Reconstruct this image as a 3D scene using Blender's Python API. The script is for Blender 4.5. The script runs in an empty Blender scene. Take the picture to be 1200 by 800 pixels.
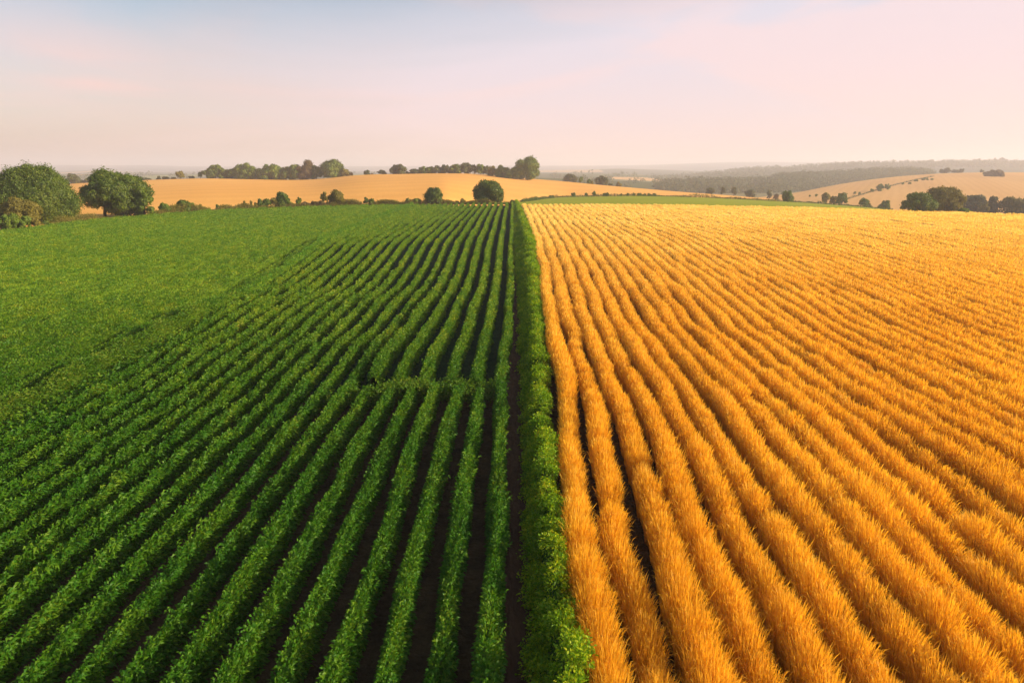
import bpy, math
import numpy as np

# ------------------------------------------------------------------ scene, camera model
SC = bpy.context.scene
COL = SC.collection
H = 10.2                                   # camera height above the fields
F = 800.0                                  # focal length in photo pixels (1200 wide)
PITCH = math.atan((400 - 195) / F)
YAW = math.atan(2 / F)
cp, sp, cy, sy = math.cos(PITCH), math.sin(PITCH), math.cos(YAW), math.sin(YAW)

def ray(px, py):
    u = (np.asarray(px, float) - 600) / F
    v = (np.asarray(py, float) - 400) / F
    fx, fy, fz = u, cp - v * sp, -sp - v * cp
    return fx * cy - fy * sy, fx * sy + fy * cy, fz

def on_plane(px, py, z=0.0):
    rx, ry, rz = ray(px, py)
    t = (z - H) / rz
    return t * rx, t * ry

def at_dist(px, py, D):
    rx, ry, rz = ray(px, py)
    t = np.asarray(D, float) / ry
    return t * rx, t * ry, H + t * rz

# ------------------------------------------------------------------ mesh helpers
def make_mesh(name, V, T=None, Q=None, mats=(), smooth=False, midx=None):
    V = np.asarray(V, np.float32).reshape(-1, 3)
    nt = 0 if T is None else len(T)
    nq = 0 if Q is None else len(Q)
    loops = []
    if nt: loops.append(np.asarray(T, np.int32).ravel())
    if nq: loops.append(np.asarray(Q, np.int32).ravel())
    L = np.concatenate(loops)
    tot = np.concatenate([np.full(nt, 3, np.int32), np.full(nq, 4, np.int32)])
    st = np.concatenate([[0], np.cumsum(tot)[:-1]]).astype(np.int32)
    me = bpy.data.meshes.new(name)
    me.vertices.add(len(V)); me.vertices.foreach_set('co', V.ravel())
    me.loops.add(len(L)); me.loops.foreach_set('vertex_index', L)
    me.polygons.add(len(tot)); me.polygons.foreach_set('loop_start', st)
    for m in mats: me.materials.append(m)
    if midx is not None: me.polygons.foreach_set('material_index', np.asarray(midx, np.int32))
    me.update(calc_edges=True)
    me.polygons.foreach_set('use_smooth', np.full(len(tot), bool(smooth)))
    return me

class Geo:
    """collects triangles and quads, each batch with a material slot"""
    def __init__(s): s.V = []; s.T = []; s.Q = []; s.mt = []; s.mq = []; s.n = 0
    def add(s, V, T=None, Q=None, slot=0):
        V = np.asarray(V, np.float32).reshape(-1, 3)
        if T is not None and len(T): s.T.append(np.asarray(T) + s.n); s.mt.append(np.full(len(T), slot))
        if Q is not None and len(Q): s.Q.append(np.asarray(Q) + s.n); s.mq.append(np.full(len(Q), slot))
        s.V.append(V); s.n += len(V)
    def mesh(s, name, mats, smooth=False):
        T = np.concatenate(s.T) if s.T else None
        Q = np.concatenate(s.Q) if s.Q else None
        mi = np.concatenate(s.mt + s.mq)
        return make_mesh(name, np.concatenate(s.V), T, Q, mats, smooth, mi)

def link(name, me, parent=None, loc=(0, 0, 0)):
    o = bpy.data.objects.new(name, me); COL.objects.link(o)
    o.location = loc
    if parent: o.parent = parent
    return o

def tag(o, label=None, cat=None, group=None, kind=None):
    if label: o['label'] = label
    if cat: o['category'] = cat
    if group: o['group'] = group
    if kind: o['kind'] = kind
    return o

def empty(name, loc):
    o = bpy.data.objects.new(name, None); COL.objects.link(o); o.location = loc
    o.empty_display_size = .3
    return o

def unit(a):
    return a / np.maximum(np.linalg.norm(a, axis=1, keepdims=True), 1e-9)

def leaves(pos, d, ln, wd, rng, droop=.35):
    """bent diamond leaves: 4 vertices, 2 triangles each"""
    n = len(pos)
    d = unit(d)
    r = rng.normal(size=(n, 3)); side = unit(np.cross(d, r))
    ln = np.broadcast_to(ln, n)[:, None]; wd = np.broadcast_to(wd, n)[:, None]
    mid = pos + d * ln * .5
    tip = pos + d * ln; tip[:, 2] -= droop * ln[:, 0]
    V = np.stack([pos, mid + side * wd * .5, tip, mid - side * wd * .5], 1).reshape(-1, 3)
    b = np.arange(n)[:, None] * 4
    T = np.concatenate([b + [0, 1, 3], b + [1, 2, 3]], 0)
    return V, T

def leaves_n(pos, nrm, ln, wd, rng, jit=.45):
    """leaf faces turned outward from a clump, so a clump has a lit and a shaded side"""
    n = len(pos)
    nn = unit(nrm + rng.normal(0, jit, (n, 3)))
    t = unit(np.cross(nn, rng.normal(size=(n, 3)))); b = np.cross(nn, t)
    ln = np.broadcast_to(ln, n)[:, None]; wd = np.broadcast_to(wd, n)[:, None]
    V = np.stack([pos - t * ln * .5, pos + b * wd * .5 + nn * wd * .12, pos + t * ln * .5 - nn * ln * .15, pos - b * wd * .5 + nn * wd * .12], 1).reshape(-1, 3)
    q = np.arange(n)[:, None] * 4
    return V, np.concatenate([q + [0, 1, 3], q + [1, 2, 3]], 0)

def smooth_noise(x, rng_seed, scale, n=4096):
    r = np.random.default_rng(rng_seed).normal(size=n)
    t = np.asarray(x, float) / scale + 1000.0
    i = np.floor(t).astype(int); f = t - i; f = f * f * (3 - 2 * f)
    return r[i % n] * (1 - f) + r[(i + 1) % n] * f

def tube(p0, p1, r0, r1, n=7):
    p0 = np.array(p0, float); p1 = np.array(p1, float)
    d = p1 - p0; d /= np.linalg.norm(d)
    a = np.cross(d, [0.3, .9, .2]); a /= np.linalg.norm(a); b = np.cross(d, a)
    th = np.arange(n) * 2 * math.pi / n
    ring = np.cos(th)[:, None] * a + np.sin(th)[:, None] * b
    V = np.concatenate([p0 + ring * r0, p1 + ring * r1])
    i = np.arange(n); j = (i + 1) % n
    return V, np.stack([i, j, j + n, i + n], 1)

# ------------------------------------------------------------------ materials
def new_mat(name):
    m = bpy.data.materials.new(name); m.use_nodes = True
    nt = m.node_tree; nt.nodes.clear()
    return m, nt, nt.nodes, nt.links

def ramp(nodes, cols):
    r = nodes.new('ShaderNodeValToRGB')
    e = r.color_ramp.elements
    while len(e) < len(cols): e.new(.5)
    for i, (p, c) in enumerate(cols):
        e[i].position = p; e[i].color = (*c, 1)
    return r

def far_light_tint(N, L, tc, col, grad):
    """near/far light painted into crop colour: brighter and paler from y0 to y1 metres"""
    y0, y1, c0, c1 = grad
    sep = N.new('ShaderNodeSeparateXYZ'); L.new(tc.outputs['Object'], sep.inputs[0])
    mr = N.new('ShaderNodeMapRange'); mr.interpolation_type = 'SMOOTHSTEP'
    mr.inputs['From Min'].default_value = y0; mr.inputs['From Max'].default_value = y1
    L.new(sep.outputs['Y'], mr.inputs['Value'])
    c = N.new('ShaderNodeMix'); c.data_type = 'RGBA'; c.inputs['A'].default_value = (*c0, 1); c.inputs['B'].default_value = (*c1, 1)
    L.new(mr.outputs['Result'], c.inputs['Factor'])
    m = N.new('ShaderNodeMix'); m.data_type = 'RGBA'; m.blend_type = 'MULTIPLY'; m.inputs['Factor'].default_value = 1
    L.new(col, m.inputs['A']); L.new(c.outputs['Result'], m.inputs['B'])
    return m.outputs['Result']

def leaf_mat(name, cols, trans=.35, gloss=.04, noise_scale=.25, tint=None, grad=None, spread=.55):
    """cols: colour ramp over each leaf's own random value, blended with patches of noise"""
    m, nt, N, L = new_mat(name)
    out = N.new('ShaderNodeOutputMaterial')
    geo = N.new('ShaderNodeNewGeometry')
    tc = N.new('ShaderNodeTexCoord')
    nz = N.new('ShaderNodeTexNoise'); nz.inputs['Scale'].default_value = noise_scale; nz.inputs['Detail'].default_value = 4
    L.new(tc.outputs['Object'], nz.inputs['Vector'])
    mx = N.new('ShaderNodeMath'); mx.operation = 'MULTIPLY_ADD'
    mx.inputs[1].default_value = spread
    L.new(geo.outputs['Random Per Island'], mx.inputs[0])
    m2 = N.new('ShaderNodeMath'); m2.operation = 'MULTIPLY_ADD'; m2.inputs[1].default_value = .9; m2.inputs[2].default_value = -.22
    L.new(nz.outputs['Fac'], m2.inputs[0]); L.new(m2.outputs[0], mx.inputs[2])
    r_ = ramp(N, cols); L.new(mx.outputs[0], r_.inputs['Fac'])
    r = far_light_tint(N, L, tc, r_.outputs['Color'], grad) if grad else r_.outputs['Color']
    df = N.new('ShaderNodeBsdfDiffuse'); tr = N.new('ShaderNodeBsdfTranslucent'); gl = N.new('ShaderNodeBsdfGlossy')
    gl.inputs['Roughness'].default_value = .5
    L.new(r, df.inputs['Color'])
    if tint:
        tm = N.new('ShaderNodeMix'); tm.data_type = 'RGBA'; tm.blend_type = 'MULTIPLY'; tm.inputs['Factor'].default_value = 1
        L.new(r, tm.inputs['A']); tm.inputs['B'].default_value = (*tint, 1)
        L.new(tm.outputs['Result'], tr.inputs['Color'])
    else:
        L.new(r, tr.inputs['Color'])
    a = N.new('ShaderNodeMixShader'); a.inputs[0].default_value = trans
    L.new(df.outputs[0], a.inputs[1]); L.new(tr.outputs[0], a.inputs[2])
    b = N.new('ShaderNodeMixShader'); b.inputs[0].default_value = gloss
    L.new(a.outputs[0], b.inputs[1]); L.new(gl.outputs[0], b.inputs[2])
    L.new(b.outputs[0], out.inputs['Surface'])
    return m

def ground_mat(name, cols, scale=.4, detail=8, bump=.3, bump_scale=3.0, stretch=(1, 1, 1), rough=.95, grad=None):
    m, nt, N, L = new_mat(name)
    out = N.new('ShaderNodeOutputMaterial')
    tc = N.new('ShaderNodeTexCoord'); mp = N.new('ShaderNodeMapping'); mp.inputs['Scale'].default_value = stretch
    L.new(tc.outputs['Object'], mp.inputs['Vector'])
    nz = N.new('ShaderNodeTexNoise'); nz.inputs['Scale'].default_value = scale; nz.inputs['Detail'].default_value = detail
    nz.inputs['Roughness'].default_value = .62
    L.new(mp.outputs[0], nz.inputs['Vector'])
    r = ramp(N, cols); L.new(nz.outputs['Fac'], r.inputs['Fac'])
    bs = N.new('ShaderNodeBsdfPrincipled'); bs.inputs['Roughness'].default_value = rough
    bs.inputs['Specular IOR Level'].default_value = .1
    L.new(far_light_tint(N, L, tc, r.outputs['Color'], grad) if grad else r.outputs['Color'], bs.inputs['Base Color'])
    n2 = N.new('ShaderNodeTexNoise'); n2.inputs['Scale'].default_value = bump_scale; n2.inputs['Detail'].default_value = 6
    L.new(mp.outputs[0], n2.inputs['Vector'])
    bp = N.new('ShaderNodeBump'); bp.inputs['Strength'].default_value = bump; bp.inputs['Distance'].default_value = .5
    L.new(n2.outputs['Fac'], bp.inputs['Height']); L.new(bp.outputs[0], bs.inputs['Normal'])
    L.new(bs.outputs[0], out.inputs['Surface'])
    return m

def drill_lines(m, period, rot, strength):
    """faint drill lines across a stubble or grain field"""
    nt = m.node_tree; N = nt.nodes; L = nt.links
    bs = [n for n in N if n.type == 'BSDF_PRINCIPLED'][0]
    src = bs.inputs['Base Color'].links[0].from_socket
    tc = N.new('ShaderNodeTexCoord'); mp = N.new('ShaderNodeMapping'); mp.inputs['Rotation'].default_value = (0, 0, rot)
    L.new(tc.outputs['Object'], mp.inputs['Vector'])
    for per, st in ((period, strength), (period * 7.3, strength * .8)):
        w = N.new('ShaderNodeTexWave'); w.inputs['Scale'].default_value = 2 * math.pi / (20 * per) * 1.0
        w.inputs['Distortion'].default_value = 2.5; w.inputs['Detail'].default_value = 3; w.inputs['Detail Scale'].default_value = .4
        L.new(mp.outputs[0], w.inputs['Vector'])
        mm = N.new('ShaderNodeMath'); mm.operation = 'MULTIPLY'; mm.inputs[1].default_value = st; L.new(w.outputs['Fac'], mm.inputs[0])
        mx = N.new('ShaderNodeMix'); mx.data_type = 'RGBA'; mx.blend_type = 'MULTIPLY'
        L.new(mm.outputs[0], mx.inputs['Factor']); L.new(src, mx.inputs['A']); mx.inputs['B'].default_value = (.62, .5, .38, 1)
        src = mx.outputs['Result']
    L.new(src, bs.inputs['Base Color'])

def patchwork_mat(name, cols, scale):
    """far farmland: irregular fields, each with its own crop colour"""
    m, nt, N, L = new_mat(name)
    out = N.new('ShaderNodeOutputMaterial')
    tc = N.new('ShaderNodeTexCoord'); mp = N.new('ShaderNodeMapping'); mp.inputs['Scale'].default_value = (scale, scale * .6, 0)
    L.new(tc.outputs['Object'], mp.inputs['Vector'])
    vo = N.new('ShaderNodeTexVoronoi'); vo.inputs['Scale'].default_value = 1
    L.new(mp.outputs[0], vo.inputs['Vector'])
    sx = N.new('ShaderNodeSeparateColor'); L.new(vo.outputs['Color'], sx.inputs[0])
    r = ramp(N, cols); r.color_ramp.interpolation = 'CONSTANT'
    L.new(sx.outputs[0], r.inputs['Fac'])
    bs = N.new('ShaderNodeBsdfDiffuse'); L.new(r.outputs['Color'], bs.inputs['Color'])
    L.new(bs.outputs[0], out.inputs['Surface'])
    return m

M = {}
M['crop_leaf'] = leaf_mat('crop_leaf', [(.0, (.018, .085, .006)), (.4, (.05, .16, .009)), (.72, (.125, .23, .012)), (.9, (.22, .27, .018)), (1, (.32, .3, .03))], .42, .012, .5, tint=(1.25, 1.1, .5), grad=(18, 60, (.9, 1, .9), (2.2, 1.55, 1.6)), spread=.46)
M['crop_far'] = leaf_mat('crop_far', [(.0, (.04, .125, .006)), (.5, (.095, .2, .009)), (1, (.18, .26, .013))], .38, .01, .08, tint=(1.2, 1.1, .5), grad=(35, 130, (.75, .85, .9), (1.7, 1.4, 1.2)))
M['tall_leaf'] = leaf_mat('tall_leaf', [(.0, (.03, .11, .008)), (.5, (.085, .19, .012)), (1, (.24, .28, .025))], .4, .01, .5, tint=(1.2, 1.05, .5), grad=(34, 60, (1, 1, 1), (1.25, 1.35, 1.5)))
M['hedge_leaf'] = leaf_mat('hedge_leaf', [(.0, (.04, .15, .006)), (.5, (.17, .33, .009)), (.8, (.4, .48, .012)), (1, (.66, .46, .05))], .4, .012, .9, tint=(1.2, 1.1, .5))
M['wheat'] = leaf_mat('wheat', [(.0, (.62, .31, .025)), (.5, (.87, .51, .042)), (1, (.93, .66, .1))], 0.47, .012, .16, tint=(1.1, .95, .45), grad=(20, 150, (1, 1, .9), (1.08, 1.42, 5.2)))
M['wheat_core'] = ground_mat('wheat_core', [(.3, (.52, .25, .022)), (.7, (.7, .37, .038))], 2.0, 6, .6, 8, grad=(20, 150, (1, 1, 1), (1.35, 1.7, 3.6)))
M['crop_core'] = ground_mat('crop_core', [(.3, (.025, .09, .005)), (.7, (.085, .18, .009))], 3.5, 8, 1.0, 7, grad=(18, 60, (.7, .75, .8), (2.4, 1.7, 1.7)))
M['crop_far_core'] = ground_mat('crop_far_core', [(.3, (.035, .11, .006)), (.7, (.085, .18, .009))], 2.5, 8, 1.0, 7)
M['tree_dark'] = leaf_mat('tree_dark', [(.0, (.025, .06, .004)), (.5, (.075, .125, .007)), (1, (.19, .22, .011))], .22, .03, .35)
M['tree_mid'] = leaf_mat('tree_mid', [(.0, (.045, .085, .004)), (.5, (.095, .155, .007)), (1, (.25, .27, .013))], .22, .03, .35)
M['tree_olive'] = leaf_mat('tree_olive', [(.0, (.08, .085, .012)), (.5, (.18, .155, .022)), (1, (.3, .25, .04))], .24, .02, .35)
M['tree_brown'] = leaf_mat('tree_brown', [(.0, (.09, .065, .03)), (.5, (.16, .12, .055)), (1, (.26, .2, .09))], .3, .0, .4)
M['tree_lime'] = leaf_mat('tree_lime', [(.0, (.06, .13, .012)), (.5, (.14, .22, .02)), (1, (.27, .32, .04))], .36, .02, .4)
M['tree_grey'] = leaf_mat('tree_grey', [(.0, (.04, .06, .02)), (.5, (.085, .105, .035)), (1, (.16, .165, .055))], .3, .02, .2)
M['bark'] = ground_mat('bark', [(.3, (.05, .035, .022)), (.7, (.12, .085, .055))], 6, 6, .6, 14, (1, 1, .2))
M['soil'] = ground_mat('soil', [(.3, (.035, .026, .012)), (.7, (.1, .066, .028))], 1.2, 10, .8, 5)
M['green_floor'] = ground_mat('green_floor', [(.3, (.008, .035, .012)), (.7, (.02, .065, .018))], 1.5, 10, .8, 6)
M['dirt'] = ground_mat('dirt', [(.3, (.05, .028, .016)), (.7, (.11, .06, .03))], 1.6, 10, .7, 7, (1, .3, 1))
M['field_wheat'] = ground_mat('field_wheat', [(.25, (.66, .33, .07)), (.5, (.74, .38, .085)), (.75, (.8, .44, .11))], .012, 12, .35, .9, (1, .35, 1))
M['field_tan'] = ground_mat('field_tan', [(.25, (.52, .29, .1)), (.75, (.62, .36, .13))], .008, 12, .3, .6, (1, .4, 1))
M['grass'] = ground_mat('grass', [(.25, (.2, .24, .006)), (.75, (.3, .31, .008))], .05, 10, .35, 1.5)
M['valley'] = ground_mat('valley', [(.3, (.09, .1, .04)), (.7, (.2, .17, .07))], .01, 8, .2, .4)
M['farmland'] = patchwork_mat('farmland', [(0, (.1, .12, .05)), (.35, (.6, .36, .15)), (.55, (.08, .1, .045)), (.8, (.2, .22, .08))], .006)
M['farmland_far'] = patchwork_mat('farmland_far', [(0, (.07, .09, .05)), (.4, (.45, .3, .15)), (.55, (.06, .08, .05)), (.85, (.2, .2, .1))], .0022)
M['moor'] = ground_mat('moor', [(.3, (.025, .05, .06)), (.7, (.05, .08, .08))], .002, 8, .2, .05)

drill_lines(M['field_wheat'], 4.0, 1.1, .16); drill_lines(M['field_tan'], 6.0, .5, .14)

# ------------------------------------------------------------------ the edge where the near fields end
EP = [(-60, 277), (0, 270), (50, 265), (100, 258.5), (150, 254), (200, 249.8), (250, 246.6), (300, 244.2), (350, 242.4), (400, 240.9),
      (450, 239.8), (500, 239.2), (560, 238.7), (605, 238.5), (617, 239.5), (700, 239.3), (800, 240.3), (900, 242), (985, 244), (1060, 246.8),
      (1130, 248.8), (1200, 251), (1300, 254.5)]
ZTOP = lambda px: np.where(np.asarray(px) < 610, .55, .95)        # crop tops form the visible edge
_ex, _ey = on_plane([p for p, _ in EP], [y for _, y in EP], ZTOP([p for p, _ in EP]))
EX = np.concatenate([[-4000, -400], _ex, [400, 4000]])
EY = np.concatenate([[-100, 20], _ey, [40, -100]])
def edge_y(x): return np.interp(x, EX, EY)
def edge_px(px):
    e = np.array(EP); py = np.interp(px, e[:, 0], e[:, 1])
    return on_plane(px, py, ZTOP(px))[1]

def base_z(x, y):
    d = np.maximum(np.asarray(y) - edge_y(x) - 1.5, 0)
    return -17 * (1 - np.exp(-d / 190.0)) - .004 * np.minimum(d, 3000)

def grid_faces(nr, nc):
    i = np.arange(nr - 1)[:, None] * nc + np.arange(nc - 1)[None]
    i = i.ravel()
    return np.stack([i, i + 1, i + nc + 1, i + nc], 1)

# ground: one sheet out to the horizon
gx = np.concatenate([-np.geomspace(8800, 160, 26), np.arange(-150, 151, 3.0), np.geomspace(160, 8800, 26)])
gy = np.concatenate([np.arange(-100, 0, 20), np.arange(0, 260, 3.0), np.geomspace(262, 9000, 50)])
X, Y = np.meshgrid(gx, gy)
Z = base_z(X, Y)
gm = make_mesh('ground', np.stack([X, Y, Z], -1), Q=grid_faces(len(gy), len(gx)), mats=[M['soil'], M['valley'], M['green_floor']], smooth=True)
fy = (Y[:-1, :-1] > edge_y(X[:-1, :-1]) + 6).ravel()
gl_ = ((Y[:-1, :-1] >= 30) & (X[:-1, 1:] <= .1)).ravel()
gm.polygons.foreach_set('material_index', np.where(fy, 1, np.where(gl_, 2, 0)).astype(np.int32))
tag(link('ground', gm), kind='structure')

# dirt track beside the hedge
ty = np.arange(2, 198, 2.0)
tw = .42
tx = .02 + .05 * smooth_noise(ty, 5, 9)
TV = np.stack([np.stack([tx - tw, ty, np.full_like(ty, .012)], 1), np.stack([tx, ty, np.full_like(ty, .03)], 1), np.stack([tx + tw, ty, np.full_like(ty, .012)], 1)], 1)
tag(link('dirt_track', make_mesh('dirt_track', TV, Q=grid_faces(len(ty), 3), mats=[M['dirt']], smooth=True)), kind='structure')

# ------------------------------------------------------------------ crop rows
def interp_fn(pts):
    a = np.array(pts, float)
    return lambda y: np.interp(y, a[:, 0], a[:, 1])

S_far = interp_fn([(26, 1.2), (34, 1.24), (43, 1.23), (56, 1.17), (70, 1.25), (92, 1.42), (125, 1.47), (200, 1.46)])
O_far = interp_fn([(26, .52), (34, .5), (45, .36), (200, .33)])
def near_x(k, y): return -(.53 + 1.0 * k) + .05 * smooth_noise(y, 11, 4.0) + .03 * smooth_noise(y, 100 + int(k * 7), 2.5)
def far_x(j, y): return -(O_far(y) + j * S_far(y)) + .05 * smooth_noise(y, 12, 6.0) + .03 * smooth_noise(y, 300 + int(j * 7), 3.5)

def leaf_len(D): return .125 * np.maximum(D / 21.0, .8) ** .32

def crop_row(xf, y0, y1, hw, ht, seed, cover=1.9, sprig=True, geo=None, tall=1.0):
    """a leafy planted row: inner mass of stems, leaves all over it and taller sprigs along the crest"""
    rng = np.random.default_rng(seed)
    g = geo or Geo()
    # core
    n = max(int((y1 - y0) / .5), 2)
    yy = np.linspace(y0, y1, n)
    th = np.linspace(0, math.pi, 7)
    hh = ht * (1 + .1 * smooth_noise(yy, seed + 1, 1.6)); ww = hw * (1 + .12 * smooth_noise(yy, seed + 2, 1.3))
    cx = xf(yy); fr = np.clip((np.hypot(yy, cx) - 32) / 35, 0, 1)
    V = np.stack([cx[:, None] + np.cos(th)[None] * ww[:, None] * (.72 + .2 * fr)[:, None], np.repeat(yy[:, None], 7, 1), np.sin(th)[None] ** .6 * (hh * (.72 + .16 * fr))[:, None]], -1)
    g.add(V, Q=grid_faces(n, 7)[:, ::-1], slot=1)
    # leaves, finer near the camera
    seg = 2.0
    for a in np.arange(y0, y1, seg):
        b = min(a + seg, y1)
        xm = float(xf(np.array([(a + b) / 2]))[0])
        D = math.sqrt(((a + b) / 2) ** 2 + xm * xm + 60)
        ln = leaf_len(D)
        area = .2 * ln * ln
        cv = cover * (1 if D < 35 else .75 if D < 60 else .45)
        N = int(cv * (b - a) * (hw * 2 + ht * 1.6) / area)
        if N < 1: continue
        y = rng.uniform(a, b, N)
        t = rng.uniform(-.1, math.pi + .1, N)
        rr = np.sqrt(rng.uniform(.45, 1, N)) * (1 + .14 * smooth_noise(y + t * 3, seed + 3, .55))
        hl = np.interp(y, yy, hh); wl = np.interp(y, yy, ww)
        x = xf(y) + np.cos(t) * wl * rr
        z = np.maximum(np.sin(t), 0) ** .75 * hl * rr + .03
        pos = np.stack([x, y, z], 1)
        d = np.stack([np.cos(t) * 1.0 + rng.normal(0, .5, N), rng.normal(0, .6, N), np.maximum(np.sin(t), .1) * .9 + rng.normal(0, .35, N) + .15], 1)
        l = ln * rng.uniform(.6, 1.3, N)
        V, T = leaves(pos, d, l, l * rng.uniform(.32, .5, N), rng, .3)
        g.add(V, T, slot=0)
        if sprig and D < 75:
            ns = int((b - a) * (7 if D < 40 else 4) * tall)
            y = rng.uniform(a, b, ns); hl = np.interp(y, yy, hh)
            x = xf(y) + rng.normal(0, hw * .42, ns)
            base = np.stack([x, y, hl * .7], 1)
            lean = np.stack([rng.normal(.28, .3, ns), rng.normal(0, .3, ns), np.full(ns, 1.0)], 1)
            L = rng.uniform(.16, .42, ns) * tall
            k = 5
            f = np.linspace(.3, 1, k)
            for q in f:
                pp = base + unit(lean) * (L * q)[:, None]
                pp[:, 0] += .18 * (L * q * q)
                for s in (-1, 1):
                    dd = np.stack([lean[:, 0] * .6 + .35 + rng.normal(0, .3, ns), s * .8 + rng.normal(0, .35, ns), np.full(ns, .5) + rng.normal(0, .2, ns)], 1)
                    l = ln * tall * rng.uniform(1.0, 1.7, ns) * (1.15 - .35 * q)
                    V, T = leaves(pp, dd, l, l * .3, rng, .45)
                    g.add(V, T, slot=0)
    return g

ORD = ['first', 'second', 'third', 'fourth', 'fifth', 'sixth', 'seventh', 'eighth', 'ninth', 'tenth', 'eleventh', 'twelfth', 'thirteenth',
       'fourteenth', 'fifteenth', 'sixteenth', 'seventeenth', 'eighteenth', 'nineteenth', 'twentieth', 'twenty-first', 'twenty-second',
       'twenty-third', 'twenty-fourth', 'twenty-fifth', 'twenty-sixth', 'twenty-seventh', 'twenty-eighth', 'twenty-ninth', 'thirtieth',
       'thirty-first', 'thirty-second', 'thirty-third', 'thirty-fourth', 'thirty-fifth', 'thirty-sixth']

def vis_start(x):
    return max(8.0, (abs(x) / .92 - 2.5) / .97 - 2)

CROP = [M['crop_leaf'], M['crop_core']]
HEAD = 28.7                                # the weedy gap across the rows
GN, GF = 'green crop rows in front of the weedy gap', 'green crop rows behind the weedy gap'
def put_row(name, g, mats, label, cat, group):
    o = link(name, g.mesh(name, mats)); tag(o, label, cat, group); return o

# the row beside the track runs on without a gap
g = crop_row(lambda y: np.where(y < 32, near_x(0, y), far_x(0, y) if np.ndim(y) else y), 8, float(edge_y(-.4)), .21, .8, 1000)
put_row('green_crop_row', g, CROP, 'unbroken green crop row right beside the dark dirt track', 'crop row', 'long green crop rows')
for k in range(1, 7):
    e = HEAD + (-.25, .1, .45, -.1, -.1, .5)[k - 1]
    g = crop_row(lambda y, k=k: near_x(k, y), 8, e, .2, .76, 1100 + k)
    put_row('green_crop_row', g, CROP, f'green crop row ending at the weedy gap, {ORD[k]} from the dirt track', 'crop row', GN)
    s = HEAD + 1.15 + (0, .1, .3, .5, .9, .8)[k - 1]
    if k < 6:
        g = crop_row(lambda y, k=k: far_x(k, y), s, float(edge_y(-1.4 * k)), .25, .78, 1200 + k)
        put_row('green_crop_row', g, CROP, f'green crop row starting behind the weedy gap, {ORD[k]} from the dirt track', 'crop row', GF)
# rows further left bend past the gap and run on
for k in range(7, 19):
    j = k - 1
    def xf(y, k=k, j=j):
        w = np.clip((np.asarray(y, float) - 27) / 36, 0, 1); w = w * w * (3 - 2 * w)
        return near_x(k, y) * (1 - w) + far_x(j, y) * w
    y0 = vis_start(float(xf(np.array([20.0]))[0]))
    g = crop_row(xf, y0, float(edge_y(-1.4 * j)), .15, .62, 1300 + k, tall=1.0 + .25 * min((k - 6) / 4, 1))
    put_row('green_crop_row', g, CROP, f'long ungapped green crop row, {ORD[k - 7]} to the left of the gapped rows', 'crop row', 'long green crop rows')
# taller row with a bare lane beside it
def shift_x(y):
    w = np.clip((np.asarray(y, float) - 27) / 36, 0, 1)
    return (.36 + 17.85 * S_far(y) - 21.2) * w * w * (3 - 2 * w)
def tall_x(y): return -21.2 - shift_x(y) + .1 * smooth_noise(y, 77, 5)
g = crop_row(tall_x, vis_start(21.2), float(edge_y(-27)), .4, .95, 1500, cover=2.2)
put_row('green_crop_row', g, [M['tall_leaf'], M['crop_core']], 'tall bushy green crop row with a bare lane along its right side', 'crop row', 'long green crop rows')

# the closed crop to the left of it: rows that have grown together
g = Geo()
x = 22.6; i = 0
while x < 190:
    def xf(y, x=x, i=i): return -x - shift_x(y) + .1 * smooth_noise(y, 500 + i, 6)
    y0 = vis_start(x); y1 = float(edge_y(-x - 4)) - .5
    if y1 - y0 > 3:
        crop_row(xf, y0, y1, .37 if i % 7 else .28, .6 + .06 * math.sin(i * 1.7), 2000 + i, cover=1.7, sprig=False, geo=g)
    x += 1.15 + (.35 if i % 7 == 0 else 0); i += 1
tag(link('green_crop', g.mesh('green_crop', [M['crop_leaf'], M['crop_core']])), 'closed green crop whose rows have grown together on the left slope', 'crop', kind='stuff')

# weeds in the gap
rng = np.random.default_rng(31)
N = 20000
wx = rng.uniform(-8.0, -.75, N)
wy = HEAD + .62 + rng.normal(0, .36, N) + .25 * smooth_noise(wx, 41, 1.0) + np.where(wx < -5.0, (-5.0 - wx) * -.1, 0)
wz = np.abs(rng.normal(0, .1, N)) * (1 + .8 * smooth_noise(wx, 42, .6)) + .02
wz = np.clip(wz * 2.2, .02, .75)
V, T = leaves(np.stack([wx, wy, wz], 1), np.stack([rng.normal(0, 1, N), rng.normal(0, 1, N), rng.uniform(.2, 1.2, N)], 1), rng.uniform(.1, .22, N), rng.uniform(.04, .08, N), rng, .2)
tag(link('low_weeds', make_mesh('low_weeds', V, T, mats=[M['tall_leaf']])), 'low green weeds in the gap across the crop rows', 'weeds', kind='stuff')

N = 22000
wy = rng.uniform(20, 47, N); f = rng.uniform(0, 1, N)
wx = tall_x(wy) + .75 + f * np.interp(wy, [20, 30, 43, 47], [2.0, 1.9, 1.2, .8])
V, T = leaves(np.stack([wx, wy, np.abs(rng.normal(.0, .16, N))], 1), np.stack([rng.normal(0, 1, N), rng.normal(0, 1, N), rng.uniform(.2, 1.2, N)], 1), rng.uniform(.12, .26, N), rng.uniform(.06, .11, N), rng, .2)
tag(link('low_weeds', make_mesh('low_weeds', V, T, mats=[M['crop_leaf']])), 'low green weeds in the lane beside the tall bushy row', 'weeds', kind='stuff')

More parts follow.
